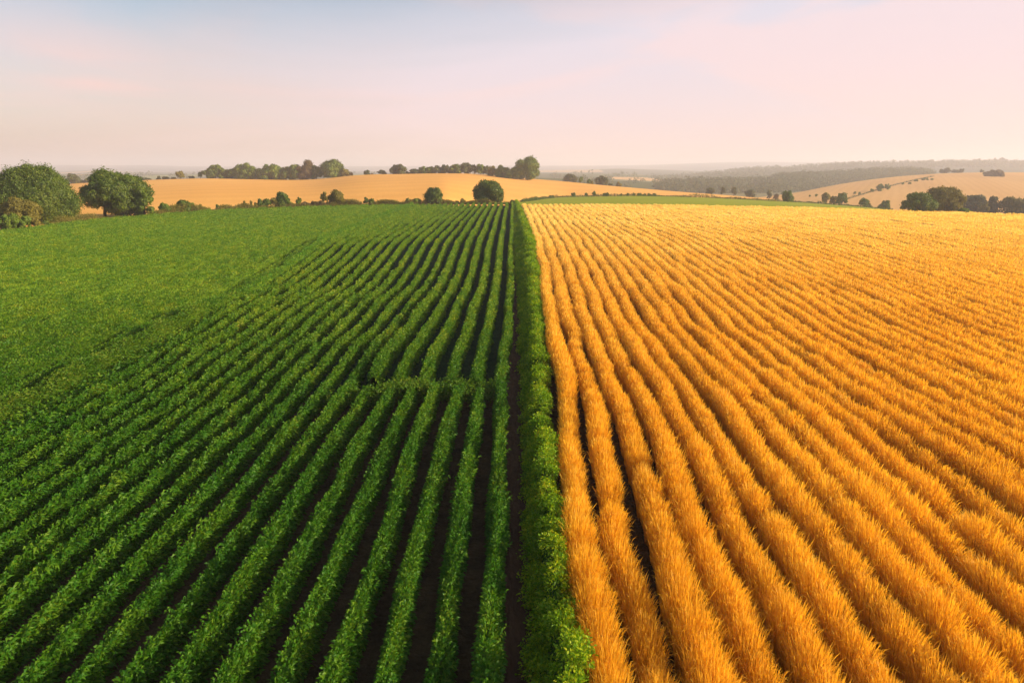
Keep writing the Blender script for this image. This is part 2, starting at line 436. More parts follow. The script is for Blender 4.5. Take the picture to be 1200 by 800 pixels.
# ------------------------------------------------------------------ the hedge between the two crops
hl_ = interp_fn([(6, .3), (32, .38), (60, .38), (90, .25), (150, 0), (200, -.3)])
hr_ = interp_fn([(6, 1.3), (12, 1.32), (24, 1.4), (34, 1.7), (45, 1.98), (58, 2.25), (90, 2.75), (120, 2.4), (150, 1.9), (200, 1.0)])
rng = np.random.default_rng(7)
g = Geo()
yy = np.arange(8, 199, .4); n = len(yy); th = np.linspace(0, math.pi, 9)
cx = (hl_(yy) + hr_(yy)) / 2; hw = (hr_(yy) - hl_(yy)) / 2; hh = np.interp(yy, [8, 45, 110, 200], [1.1, 1.05, .85, .7]) * (1 + .26 * smooth_noise(yy, 8, .9))
V = np.stack([cx[:, None] + np.cos(th) * hw[:, None] * .7, np.repeat(yy[:, None], 9, 1), np.sin(th) ** .7 * (hh[:, None] * (.55 + .4 * np.tanh(3 * np.cos(th))))], -1)
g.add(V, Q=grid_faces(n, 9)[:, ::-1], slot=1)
for a in np.arange(8, 198, 1.5):
    D = math.sqrt((a + .7) ** 2 + 70); ln = .72 * leaf_len(D)
    w = float(hr_(a) - hl_(a)); area = .22 * ln * ln
    # shrubs: lumps with leaves over them
    nl = int(34 * w / .95)
    for _ in range(nl):
        ly = rng.uniform(a, a + 1.5); t0 = rng.uniform(.12, math.pi - .12)
        q = rng.uniform(.55, .95)
        q *= rng.choice([1, 1, 1.12])
        c = np.array([np.interp(ly, yy, cx) + math.cos(t0) * w * .5 * q, ly, math.sin(t0) ** .7 * np.interp(ly, yy, hh) * q * (.74 + .5 * math.tanh(3 * math.cos(t0)))])
        r = rng.uniform(.08, .28) * (1 if D < 60 else 1.4)
        N = max(int(4.2 * r * r * 2.0 / area), 4)
        d = unit(rng.normal(size=(N, 3)) + [.2, -.05, .5])
        pos = c + d * r * rng.uniform(.45, 1.3, (N, 1))
        pos[:, 2] = np.maximum(pos[:, 2], .03)
        l = ln * rng.uniform(.6, 1.3, N)
        V, T = leaves(pos, d + rng.normal(0, .7, (N, 3)), l, l * rng.uniform(.38, .6, N), rng, .15)
        g.add(V, T, slot=0)
tag(link('hedge', g.mesh('hedge', [M['hedge_leaf'], M['crop_core']])), 'long leafy green hedge between the dirt track and the golden wheat', 'hedge')

# ------------------------------------------------------------------ wheat
W0 = interp_fn([(6, 1.72), (11, 1.78), (16, 1.92), (38, 2.45), (70, 2.98), (105, 3.1), (200, 2.6)])
WS = interp_fn([(6, 1.03), (40, 1.05), (60, 1.14), (90, 1.28), (200, 1.3)])
def wheat_x(i, y):
    y = np.asarray(y, float)
    return (W0(y) + i * WS(y) + .09 * smooth_noise(y + i * .6, 21, 5.0) + .07 * smooth_noise(y, 600 + i, 3.2)
            + .12 * smooth_noise(y + i * 2.0, 22, 14.0))

def wheat_row(i, y0, y1, geo=None, dens=1.0):
    rng = np.random.default_rng(5000 + i)
    g = geo or Geo()
    seed = 7000 + i * 5
    n = max(int((y1 - y0) / .3), 2); yy = np.linspace(y0, y1, n); th = np.linspace(0, math.pi, 9)
    # tussocks along the row
    nr = lambda y: np.clip((36 - y) / 18, 0, 1)          # tussocks stand apart where the crop is thin
    ph = lambda y: y / 1.15 + .55 * smooth_noise(y, seed + 3, 2.3)
    fd_ = lambda y: 1 - .85 * np.clip((y - 35) / 60, 0, 1) + .45 * nr(y)
    tus = lambda y: fd_(y) * .3 * (np.abs(np.sin(math.pi * ph(y))) ** .7 - .65) * (.75 + .5 * smooth_noise(y, seed, 3.0)) + .04 * smooth_noise(y, seed + 1, .35) + .05 * smooth_noise(y, seed + 2, 6)
    fan = lambda y: np.mod(ph(y), 1.0) * 2 - 1
    hgt = 1.08 * (1 + tus(yy))
    far = np.clip((yy - 26) / 60, 0, 1)
    hw = .325 + .26 * far
    cx = wheat_x(i, yy)
    zc = (.62 + .22 * far) * hgt
    V = np.stack([cx[:, None] + np.cos(th) * (hw * (.7 + .28 * far))[:, None], np.repeat(yy[:, None], 9, 1), np.sin(th)[None] ** (.6 - .25 * far[:, None]) * zc[:, None]], -1)
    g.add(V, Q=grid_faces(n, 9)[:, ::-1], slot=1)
    seg = 2.0
    for a in np.arange(y0, y1, seg):
        b = min(a + seg, y1); xm = float(wheat_x(i, np.array([(a + b) / 2]))[0])
        D = math.sqrt(((a + b) / 2) ** 2 + xm * xm + 80)
        sc = max(D / 18.0, .85)
        N = int(dens * (b - a) * 1450 / sc ** 1.4)
        if N < 1: continue
        y = rng.uniform(a, b, N)
        y = y[rng.random(N) > .75 * nr(y) * (1 - np.abs(np.sin(math.pi * ph(y))) ** .8)]; N = len(y)
        if N < 1: continue
        off = rng.uniform(-1, 1, N)
        hwl = np.interp(y, yy, hw) * (1 + (.8 + .5 * nr(y)) * tus(y))
        x0 = wheat_x(i, y) + off * hwl * (.92 - .16 * nr(y))
        L = 1.1 * (1 + tus(y)) * (1 + (rng.uniform(-.14, .1, N)) * (1 + .8 * nr(y))) * (1 - .3 * off * off)
        lean = np.stack([off * (.1 + .03 * nr(y)) + rng.normal(.01, .04, N) * (1 + .5 * nr(y)), rng.normal(0, .045, N) * (1 + .5 * nr(y)) + (.2 + .14 * nr(y)) * fan(y)], 1)
        w = .0033 * sc ** .9
        ang = rng.uniform(0, math.pi, N); side = np.stack([np.cos(ang), np.sin(ang), np.zeros(N)], 1)
        def pt(f, sag=0.0):
            return np.stack([x0 + lean[:, 0] * L * f ** 1.7, y + lean[:, 1] * L * f ** 1.7, L * f - sag * L], 1)
        zlow = .0 if D < 45 else .35
        p0, p1, p2 = pt(zlow + .001), pt(.55), pt(.83)
        nod = rng.uniform(.0, .16, N)
        p3 = pt(.93, 0); p4 = pt(1.06, 0); p4[:, 2] -= nod * L; p4[:, :2] += lean * (nod * L)[:, None] * 1.5
        ws = w; wh = w * rng.uniform(1.7, 3.0, N)[:, None]
        P = np.stack([p0 - side * ws, p0 + side * ws, p1 - side * ws, p1 + side * ws, p2 - side * ws * .9, p2 + side * ws * .9,
                      p3 - side * wh, p3 + side * wh, p4], 1).reshape(-1, 3)
        bi = np.arange(N)[:, None] * 9
        Q = np.concatenate([bi + [0, 1, 3, 2], bi + [2, 3, 5, 4], bi + [4, 5, 7, 6]]); T = bi + [6, 7, 8]
        g.add(P, T, Q, slot=0)
        # leaning blades round the tussock
        n2 = N // 5
        if D < 60 and n2:
            sel = rng.integers(0, N, n2)
            f = rng.uniform(.4, .85, n2)
            bp = np.stack([x0[sel] + lean[sel, 0] * L[sel] * f ** 1.7, y[sel] + lean[sel, 1] * L[sel] * f ** 1.7, L[sel] * f], 1)
            az = rng.uniform(0, 2 * math.pi, n2)
            V, T = leaves(bp, np.stack([np.cos(az), np.sin(az), rng.uniform(.5, 2, n2)], 1), rng.uniform(.16, .34, n2), w * 1.9, rng, .35)
            g.add(V, T, slot=0)
    return g

WH = [M['wheat'], M['wheat_core']]
NW = 34
for i in range(NW):
    xa = float(wheat_x(i, np.array([30.0]))[0])
    g = wheat_row(i, vis_start(xa), float(edge_y(xa + .2 * i)) - .3)
    lab = ('golden wheat row bordering the leafy green hedge' if i == 0 else f'golden wheat row, {ORD[i]} row to the right of the leafy green hedge')
    put_row('wheat_row', g, WH, lab, 'wheat row', 'golden wheat rows')
g = Geo()
i = NW
while True:
    xa = float(wheat_x(i, np.array([90.0]))[0])
    if xa > 200: break
    y0 = vis_start(xa); y1 = float(edge_y(xa)) - .3
    if y1 - y0 > 3: wheat_row(i, y0, y1, g, .8)
    i += 1
tag(link('standing_wheat', g.mesh('standing_wheat', WH)), 'golden wheat growing together on the far right of the field', 'wheat', kind='stuff')

# ------------------------------------------------------------------ hills beyond
def hill(name, pts, mat, px0=-520, px1=1720, step=8, nt=26, back=.5, drop=34, conv=1.4, seed=0, rough=.0):
    """pts rows: photo column, ridge row, ridge distance, foot row, foot distance; terrain rises from foot to ridge and falls away behind"""
    a = np.array(pts, float)
    px = np.arange(px0, px1 + 1, step, dtype=float)
    I = lambda c: np.interp(px, a[:, 0], a[:, c])
    # soften the interpolation
    def sm(v):
        k = np.ones(5) / 5; return np.convolve(np.pad(v, 2, mode='edge'), k, 'valid')
    ry, rd, fy_, fd = sm(I(1)), sm(I(2)), I(3), I(4)
    xr, yr, zr = at_dist(px, ry, rd); xf, yf, zf = at_dist(px, fy_, fd)
    rows = []
    for t in np.linspace(0, 1, nt):
        s = 1 - (1 - t) ** conv
        bump = rough * math.sin(math.pi * t) * smooth_noise(px + 400 * t, seed + 9, 60)
        rows.append(np.stack([xf + (xr - xf) * t, yf + (yr - yf) * t, zf + (zr - zf) * s + bump], 1))
    for t in np.linspace(.1, 1, 10):
        k = 1 + back * t
        rows.append(np.stack([xr * k, yr * k, zr - drop * t ** 1.6], 1))
    V = np.stack(rows, 0)
    o = link(name, make_mesh(name, V, Q=grid_faces(nt + 10, len(px)), mats=[mat], smooth=True))
    tag(o, kind='structure')
    def sample(p, t):
        """world point on the front slope at photo column p, fraction t from foot to ridge"""
        p = np.asarray(p, float); t = np.asarray(t, float)
        ip = lambda v: np.interp(p, px, v)
        s = 1 - (1 - t) ** conv
        return np.stack([ip(xf) + (ip(xr) - ip(xf)) * t, ip(yf) + (ip(yr) - ip(yf)) * t, ip(zf) + (ip(zr) - ip(zf)) * s], -1)
    return sample

ED = lambda px: float(edge_px(px))
def foot(px, dy=.9, dd=7): return (float(np.interp(px, [p for p, _ in EP], [y for _, y in EP])) + dy, ED(px) + dd)

# wheat hill behind the green field
H2 = []
for px, ry in [(-500, 236), (-100, 229), (0, 223.5), (40, 219), (80, 215.2), (120, 213.8), (160, 211.5), (200, 210), (240, 208.8), (300, 210), (345, 211),
               (380, 209.5), (410, 205.6), (440, 204.2), (480, 203.8), (520, 203)]:
    H2.append((px, ry, 470, *foot(max(px, -60))))
for px, ry in [(560, 203.7), (600, 208), (640, 210.8), (665, 213), (700, 216.5), (740, 220), (780, 223.4), (820, 226.6), (860, 229.6), (900, 233.0), (960, 240), (1040, 252), (1200, 275), (1720, 330)]:
    H2.append((px, ry, 470, {560: 242.5, 600: 243.5, 640: 244, 665: 243}.get(px, ry + 18), {560: 232, 600: 258, 640: 285, 665: 305}.get(px, 325)))
h2 = hill('wheat_hill', H2, M['field_wheat'], conv=1.25, seed=3)

# green strip below the wheat hill
GS = []
for px, ty_ in [(600, 237.6), (612, 236.8), (640, 232.6), (660, 231), (700, 230.2), (740, 229.6), (780, 230.2), (830, 231.8), (900, 235.2), (950, 238), (985, 240.6), (1020, 243.4), (1060, 248)]:
    fy_, fd = foot(px, 1.5, 5)
    GS.append((px, ty_, 318 if px > 640 else 225 + (px - 600) * 2.2, fy_, fd))
green_strip = hill('grass_field', GS, M['grass'], 596, 1064, 4, 14, back=.012, drop=1.5, conv=1.1)

# tan hill on the right
HC = [(850, 236, 420, 256, 330), (900, 230.5, 520, 254, 330), (930, 227, 560, 252, 330), (965, 219.5, 640, 252, 330), (1000, 213, 720, 254, 330), (1050, 206.8, 800, 255, 330), (1100, 203.3, 850, 256, 330),
      (1150, 202, 880, 258, 330), (1200, 202, 900, 260, 330), (1400, 203, 900, 270, 330), (1720, 206, 900, 290, 330)]
hc = hill('tan_hill', HC, M['field_tan'], 850, 1720, conv=1.3, seed=4, drop=30)

# wooded slope B behind it, wooded ridge A behind that
HB = [(740, 224, 900, 232, 800), (790, 214, 1000, 232, 800), (840, 212, 1050, 232, 800), (880, 213, 1100, 232, 800), (905, 208.5, 1150, 232, 800), (930, 204, 1200, 232, 850), (960, 203.5, 1250, 230, 900), (1000, 201.5, 1300, 225, 950), (1030, 198.3, 1350, 220, 1000),
      (1060, 197.8, 1350, 215, 1050), (1090, 200, 1350, 212, 1100), (1120, 204, 1350, 212, 1100), (1200, 206, 1350, 212, 1100), (1720, 210, 1350, 214, 1100)]
HB = [(a, b + 4.5, c, d, e) for a, b, c, d, e in HB]
hb = hill('wooded_slope', HB, M['valley'], 740, 1720, seed=5, drop=40)
HA = [(700, 215, 2000, 222, 1500), (760, 209, 2100, 220, 1500), (800, 207, 2150, 220, 1500), (840, 203, 2200, 219, 1500), (860, 199.5, 2300, 219, 1500), (880, 197.2, 2400, 218, 1550), (910, 196.8, 2500, 216, 1600), (940, 195.2, 2500, 214, 1600),
      (980, 192.3, 2500, 212, 1600), (1030, 191, 2500, 210, 1600), (1080, 190.3, 2500, 208, 1600), (1145, 189.6, 2500, 207, 1600), (1175, 190, 2500, 207, 1600), (1200, 190.3, 2500, 207, 1600), (1720, 190, 2500, 207, 1600)]
HA = [(a, b + 2.6, c, d, e) for a, b, c, d, e in HA]
ha = hill('wooded_ridge', HA, M['farmland_far'], 700, 1720, seed=6, drop=40)

# farmland in the middle distance
V1 = [(-520, 214, 1000, 240, 760), (300, 212, 1000, 235, 760), (560, 209, 1000, 228, 760), (640, 208.5, 1000, 226, 760), (700, 211.5, 1000, 226, 760), (760, 213.5, 1000, 228, 760), (800, 217, 1000, 230, 760), (860, 224, 1000, 234, 760), (920, 232, 1000, 240, 760)]
v1 = hill('farmland', V1, M['farmland'], -520, 920, seed=7, drop=30)
V2 = [(-520, 206, 2000, 222, 1250), (0, 204.5, 2000, 220, 1250), (240, 204, 2000, 219, 1250), (500, 204, 2000, 218, 1250), (640, 203, 2000, 215, 1250), (700, 203.5, 2000, 214, 1250), (760, 205.5, 2000, 215, 1250), (830, 208.5, 2000, 218, 1250), (900, 216, 2000, 222, 1250)]
v2 = hill('farmland', V2, M['farmland'], -520, 900, seed=8, drop=30)
V3 = [(-520, 201, 3600, 208, 2300), (0, 201.2, 3600, 207, 2300), (30, 201.8, 3600, 207, 2300), (65, 202, 3600, 207, 2300), (100, 199.3, 3600, 207, 2300), (130, 201, 3600, 207, 2300), (170, 201.8, 3600, 207, 2300), (240, 201, 3600, 207, 2300), (500, 201, 3600, 207, 2300),
      (640, 199.5, 3600, 206, 2300), (705, 198.8, 3600, 206, 2300), (722, 196.8, 3600, 206, 2300), (745, 198.5, 3600, 206, 2300), (790, 199.3, 3600, 206, 2300), (850, 202, 3600, 207, 2300), (950, 203, 3600, 207, 2300), (1720, 203, 3600, 207, 2300)]
v3 = hill('far_hills', V3, M['farmland_far'], seed=10, drop=40)
V4 = [(-520, 195.5, 7200, 201, 4200), (-60, 195.4, 7200, 201, 4200), (0, 195.2, 7200, 201, 4200), (30, 194.2, 7200, 201, 4200), (55, 193.3, 7200, 201, 4200), (110, 193.6, 7200, 201, 4200), (150, 194, 7200, 201, 4200), (160, 193.3, 7200, 201, 4200), (172, 193.3, 7200, 201, 4200), (200, 194.6, 7200, 201, 4200),
      (240, 195, 7200, 201, 4200), (450, 194.8, 7200, 201, 4200), (600, 194.2, 7200, 201, 4200), (700, 194.2, 7200, 201, 4200), (760, 193.4, 7200, 201, 4200), (830, 190.8, 7200, 201, 4200), (870, 189.8, 7200, 201, 4200), (930, 190, 7200, 201, 4200), (1000, 191, 7200, 201, 4200), (1720, 192, 7200, 201, 4200)]
v4 = hill('far_hills', V4, M['moor'], seed=11, drop=60, back=.15)

# ------------------------------------------------------------------ trees and bushes
def crown_geo(rng, h, w, dep, base, leaf, lobes, dens, gap=0.0, lean=0.0):
    """uneven crown of leafy clumps between heights base and h, centred on the trunk"""
    g = Geo()
    ch = h - base
    cs = []
    for k in range(lobes):
        # clumps over a dome
        a = rng.uniform(0, 2 * math.pi); f = rng.uniform(.0, 1.0) ** .85
        q = rng.uniform(.5, .9) if k % 5 else rng.uniform(.85, 1.08); R = math.sqrt(max(1 - ((f - .4) / .64) ** 2, .05))
        c = np.array([math.cos(a) * R * w * .5 * q, math.sin(a) * R * dep * .5 * q, base + ch * (.06 + .8 * f)])
        r = rng.uniform(.13, .26) * min(w, ch * 1.25) * (1 if k % 5 else .6)
        cs.append((c, r))
    cs.append((np.array([0, 0, base + ch * .5]), .36 * min(w, ch)))
    area = .24 * leaf * leaf
    for c, r in cs:
        ax = r * rng.uniform(.9, 1.15); az = r * rng.uniform(.75, .95)
        N = max(int(dens * 12.5 * r * r / area), 6)
        d = unit(rng.normal(size=(N, 3)) + [0, 0, .25])
        rr = np.where(rng.random((N, 1)) < .14, rng.uniform(1.05, 1.35, (N, 1)), rng.uniform(.84, 1.05, (N, 1))) * (1 + .16 * np.sin(d[:, :1] * 7 + c[0]) * np.sin(d[:, 1:2] * 6 + d[:, 2:] * 5 + c[1]))
        pos = c + d * rr * [ax, ax, az]
        keep = pos[:, 2] > base * .5 + .03
        if gap: keep &= rng.random(N) > gap
        pos, dd = pos[keep], d[keep]; n = len(pos)
        if n < 2: continue
        l = leaf * rng.uniform(.6, 1.35, n)
        V, T = leaves_n(pos, dd, l, l * rng.uniform(.5, .8, n), rng)
        g.add(V, T, slot=0)
    return g, cs

def tree(name, label, cat, px, top, foot_y, wpx, D, mat, seed, group=None, base=.12, lobes=None, dens=1.0, parts=True, gap=0.0, zfix=None, trunk_px=0.0, dep=1.0):
    rng = np.random.default_rng(9000 + seed)
    x, y, z = (float(v) for v in at_dist(px, foot_y, D))
    _, _, zt = at_dist(px, top, D)
    h = float(zt) - z; w = wpx * D / F * .95
    leaf = max(.3, D * .0022)
    if lobes is None: lobes = int(np.clip(8 + wpx * .9, 8, 60))
    g, cs = crown_geo(rng, h, w, w * dep, h * base, leaf, lobes, dens * 1.2, gap)
    # scale so the clumps really span the measured height and width
    V = np.concatenate(g.V); lo, hi = np.percentile(V[:, 0], .3), np.percentile(V[:, 0], 99.7); zt_ = np.percentile(V[:, 2], 99.8)
    k = np.array([w / (hi - lo), w / (hi - lo), h / zt_]); sh = np.array([-(lo + hi) / 2, 0, 0])
    g.V = [((v + sh) * k).astype(np.float32) for v in g.V]
    root = None
    if not parts:
        o = link(name, g.mesh(name, [M[mat]]), loc=(x, y, z)); tag(o, label, cat, group); return o
    root = empty(name, (x, y, z)); tag(root, label, cat, group)
    link('crown', g.mesh('crown', [M[mat]]), root)
    t = Geo(); r0 = max(.028 * h, .012 * w) + .03
    tx = trunk_px * D / F
    top_ = np.array([tx * .6, 0, h * .55])
    V, Q = tube((tx, 0, -.3), (tx * .9, .0, h * .2), r0 * 1.25, r0 * .95); t.add(V, Q=Q)
    V, Q = tube((tx * .9, 0, h * .2), top_, r0 * .95, r0 * .5); t.add(V, Q=Q)
    for c, r in cs[:7]:
        cc = (c + sh) * k
        V, Q = tube((tx * .9, 0, h * rng.uniform(.18, .4)), tuple(cc * [.8, .8, 1] + [0, 0, -.05 * h]), r0 * .45, r0 * .14, 5); t.add(V, Q=Q)
    link('trunk', t.mesh('trunk', [M['bark']], True), root)
    return root

SEED = [0]
def T(label, px, top, fy, w, D, mat, cat='tree', name=None, **kw):
    SEED[0] += 1
    name = name or {'tree': 'tree', 'bush': 'bush'}[cat]
    if cat == 'bush': kw.setdefault('base', 0.0); kw.setdefault('parts', w >= 14)
    return tree(name, label, cat, px, top, fy, w, D, mat, SEED[0], **kw)
def E(px, d=4): return ED(px) + d

# left end of the green field
T('largest broad-crowned tree, at the left edge of the green field', 50, 195.5, 262, 80, 131, 'tree_dark', base=.04, lobes=75)
T('rounded olive bush in front of the largest tree', 28, 232, 265, 42, 118, 'tree_olive', 'bush', lobes=26)
T('bright green bush at the foot of the olive bush, nearest the left frame edge', 12, 250.5, 269, 21, 114.5, 'tree_lime', 'bush')
T('small bright green bush just right of the leftmost bright bush', 30, 253, 267, 14, 116, 'tree_lime', 'bush')
T('bare brown shrub cut off by the left frame edge', -3, 244, 269, 16, 116, 'tree_brown', 'bush')
T('low dark green shrub at the right foot of the olive bush', 55, 258, 264, 7, 120.5, 'tree_dark', 'bush')
T('wide dark leafy tree with bare trunk showing under its left side', 139, 200, 253.5, 74, 147, 'tree_dark', base=.22, lobes=70, trunk_px=-16, gap=.12)
T('leafy shrub growing under the right half of the wide dark tree', 149, 224, 253.5, 38, 146, 'tree_dark', 'bush', lobes=20)
T('tall loose green shrub pressed against the right side of the wide dark tree', 170, 218.5, 252.8, 23, 145, 'tree_mid', 'bush', lobes=16)
T('grey tree cut off by the left frame edge behind the largest tree', -1, 207.5, 225, 12, 440, 'tree_grey')
T('dark low bush on the wheat hill left of the largest tree', 4, 218.5, 226, 9, 300, 'tree_dark', 'bush')
T('small round grey-green tree on the ridge between the two big left trees', 87.5, 203.5, 216, 14, 470, 'tree_grey', base=.02)
for px, tp, fy, w in [(97, 211, 215.5, 8), (104, 209, 215, 7), (113, 210, 214.5, 7)]:
    T('small grey bush in the short ridge hedge between the two big left trees', px, tp, fy, w, 475, 'tree_grey', 'bush', group='grey bushes of the short ridge hedge')
for px, tp, fy, w in [(158, 208, 212.3, 8), (164, 207, 212, 10), (173, 208, 211.5, 9), (186, 206, 211, 6), (194, 206.5, 210.8, 8), (203, 207.5, 210.5, 8), (225, 206, 209.8, 7)]:
    T('small grey bush in the ridge hedge right of the wide dark tree', px, tp, fy, w, 475, 'tree_grey', 'bush', group='grey bushes of the long ridge hedge')
T('small olive tree standing alone above the ridge hedge left of the wood', 211.5, 200.5, 210, 9.5, 472, 'tree_olive', base=.1)
T('thin dark tree just left of the wood on the ridge', 235, 201.5, 209.5, 6.5, 472, 'tree_dark', base=.1)

# the wood on the ridge
wood = [(246, 196.5, 209.5, 16, 'tree_dark'), (253, 193.3, 209.5, 16, 'tree_mid'), (264, 197.5, 210, 17, 'tree_dark'), (275, 197, 210.3, 16, 'tree_dark'),
        (289, 191.5, 210.3, 27, 'tree_mid'), (304, 197.5, 210.8, 16, 'tree_dark'), (319, 193, 211, 30, 'tree_mid'), (335, 195.5, 211.2, 18, 'tree_dark'),
        (346, 193, 211, 18, 'tree_mid'), (358.5, 187.7, 210.8, 20, 'tree_brown'), (371, 194, 210, 16, 'tree_dark'), (390, 187.3, 208, 27, 'tree_mid'), (404, 198, 206.2, 12, 'tree_olive')]
look = {'tree_dark': 'dark green', 'tree_mid': 'mid green', 'tree_brown': 'brownish', 'tree_olive': 'olive'}
for i, (px, tp, fy, w, m) in enumerate(wood):
    T(f'{look[m]} tree, {ORD[i]} from the left in the wood on the wheat ridge', px, tp, fy, w, 468, m, base=.0, group='trees of the wood on the ridge')
T('tiny lone bush just right of the wood on the ridge', 411, 202, 205.8, 6, 468, 'tree_brown', 'bush')
for px, tp, fy, w, m, l in [(430, 199.3, 204.8, 8, 'tree_grey', 'small grey bush alone on the bare middle of the ridge'), (436, 202.8, 204.6, 4, 'tree_brown', 'tiny brown bush between two ridge bushes'),
                           (447, 199, 204.6, 12, 'tree_grey', 'low wide grey bush left of the dome-shaped ridge tree'), (467, 192.7, 204.2, 19.5, 'tree_grey', 'dome-shaped grey-green tree alone on the ridge')]:
    T(l, px, tp, fy, w, 470, m, 'tree' if w > 15 else 'bush', base=.0)
belt = [(478, 200.5, 204, 8), (487, 197.8, 204, 15), (499, 195, 203.8, 17), (511, 194, 203.6, 15), (522, 193, 203.4, 15), (534, 192.3, 203.4, 15), (547, 190.7, 203.8, 15),
        (556, 193, 203.6, 9), (563, 192.2, 203.6, 10), (570, 194, 204.5, 8)]
for i, (px, tp, fy, w) in enumerate(belt):
    T(f'grey-green tree, {ORD[i]} from the left in the low tree belt on the ridge', px, tp, fy, w, 472, ('tree_grey', 'tree_grey', 'tree_mid')[i % 3], base=.0, group='trees of the low tree belt')
T('yellow-green lit tree at the left end of the ridge clump', 577, 194.5, 206.5, 12, 455, 'tree_olive', base=.02)
T('second tree from the left in the ridge clump', 589, 193.8, 208.2, 18, 452, 'tree_mid', base=.02)
T('low bright green bush in the front of the ridge clump', 597, 199.5, 209.8, 11, 445, 'tree_lime', 'bush')
T('medium tree left of the tallest tree in the ridge clump', 606, 196, 210, 17, 448, 'tree_mid', base=.02)
T('tallest ridge tree, at the right end of the ridge clump', 618, 183.8, 211.2, 28, 448, 'tree_mid', base=.06, lobes=24, dep=.9)

# bushes along the far edge of the green field, left to right
eb = [(194, 237.8, 251, 14, 'tree_lime', 'round bright green bush nearest the wide dark tree'), (206, 243, 250.3, 9, 'tree_lime', 'low bright bush between the round bright bush and a dark one'),
      (216, 234.3, 249.4, 17, 'tree_dark', 'round dark green bush at the field edge right of two bright bushes'), (226, 237.5, 248.8, 9, 'tree_mid', 'green bush touching the right side of the round dark bush'),
      (235.5, 239, 248, 5.5, 'tree_olive', 'thin small olive bush right of the dark bush pair'), (241, 243, 247.8, 5, 'tree_lime', 'tiny bright bush beside a thin olive bush'),
      (255.5, 239.3, 246.9, 5.5, 'tree_dark', 'small dark pointed bush alone at the field edge'), (281, 240, 245.6, 4.5, 'tree_dark', 'tiny dark bush right of the lone pointed bush'),
      (287, 235.2, 245.3, 5, 'tree_olive', 'thin straggly sapling, left one of two'), (295, 234.8, 245, 4, 'tree_olive', 'thin straggly sapling, right one of two'),
      (301, 237, 244.7, 6, 'tree_olive', 'olive bush at the left foot of a small dark bush'), (305, 232.8, 244.5, 7, 'tree_dark', 'small dark upright bush left of the dark low pair'),
      (313, 232.8, 244.2, 10, 'tree_dark', 'dark bush next to an olive one left of the dark edge tree'), (321.5, 231.8, 243.8, 10, 'tree_olive', 'olive bush against the left side of the dark edge tree'),
      (332, 225, 243.4, 16, 'tree_dark', 'dark round-headed small tree at the far edge of the green field'), (341, 236.5, 243, 7, 'tree_olive', 'low olive bush at the right foot of the dark edge tree'),
      (350.5, 230.8, 242.7, 7, 'tree_mid', 'upright green sapling at the left end of brown scrub'), (358, 236.2, 242.5, 10, 'tree_brown', 'brown scrub bush right after the upright sapling'),
      (368, 235.6, 242.3, 11, 'tree_brown', 'second brown scrub bush right of the upright sapling'), (378, 235, 242, 11, 'tree_brown', 'brown scrub bush under the thin leaning sapling'),
      (387, 234.5, 241.6, 9, 'tree_brown', 'brown scrub bush at the left foot of the yellow-olive tree'), (380.5, 224.8, 241.5, 9, 'tree_olive', 'thin open sapling left of the yellow-olive tree'),
      (394.5, 222.6, 241.3, 19, 'tree_olive', 'yellow-olive spreading small tree at the far edge of the green field'), (404, 235.5, 241, 9, 'tree_lime', 'low green bush at the right foot of the yellow-olive tree'),
      (413, 235, 240.7, 9, 'tree_brown', 'brown bush right of the yellow-olive tree'), (422, 236.3, 240.5, 7, 'tree_brown', 'small brown bush left of two pointed bushes'),
      (429, 230.8, 240.3, 7, 'tree_dark', 'left one of two pointed dark bushes'), (435.5, 232.8, 240.1, 8, 'tree_dark', 'right one of two pointed dark bushes'),
      (449.5, 236, 239.8, 6, 'tree_dark', 'tiny low dark bush right of two pointed bushes'), (462, 234.6, 239.6, 6.5, 'tree_mid', 'small low bush left of a dark upright bush'),
      (477.5, 232, 239.3, 5.5, 'tree_dark', 'dark upright bush beside a bright yellow-green bush'), (488, 232.4, 239.3, 11, 'tree_lime', 'bright yellow-green bush left of the smaller round edge tree'),
      (508, 219.8, 239, 22, 'tree_dark', 'smaller of two round dark trees at the far edge of the crop rows'), (527, 234, 239, 9, 'tree_dark', 'low dark bush right of the smaller round edge tree'),
      (536, 235, 239, 8, 'tree_dark', 'second low bush right of the smaller round edge tree'), (543, 232.3, 238.9, 8, 'tree_olive', 'olive bush midway between the two round edge trees'),
      (553, 235, 238.8, 9, 'tree_dark', 'low dark bush at the left foot of the larger round edge tree'), (572.5, 211.8, 238.7, 35, 'tree_dark', 'larger of two round dark trees at the far edge of the crop rows'),
      (600, 234, 241, 8, 'tree_dark', 'dark bush at the far end of the leafy green hedge')]
for px, tp, fy, w, m, l in eb:
    T(l, px, tp, fy, w, E(px, 3 if w < 30 else 6), m, 'tree' if ('tree' in l.split(' at ')[0].split(' nearest')[0] and w > 14 and 'bush' not in l) else 'bush',
      base=.02, **({'parts': w > 14} if w <= 14 else {'lobes': 40 if w > 30 else 26}))

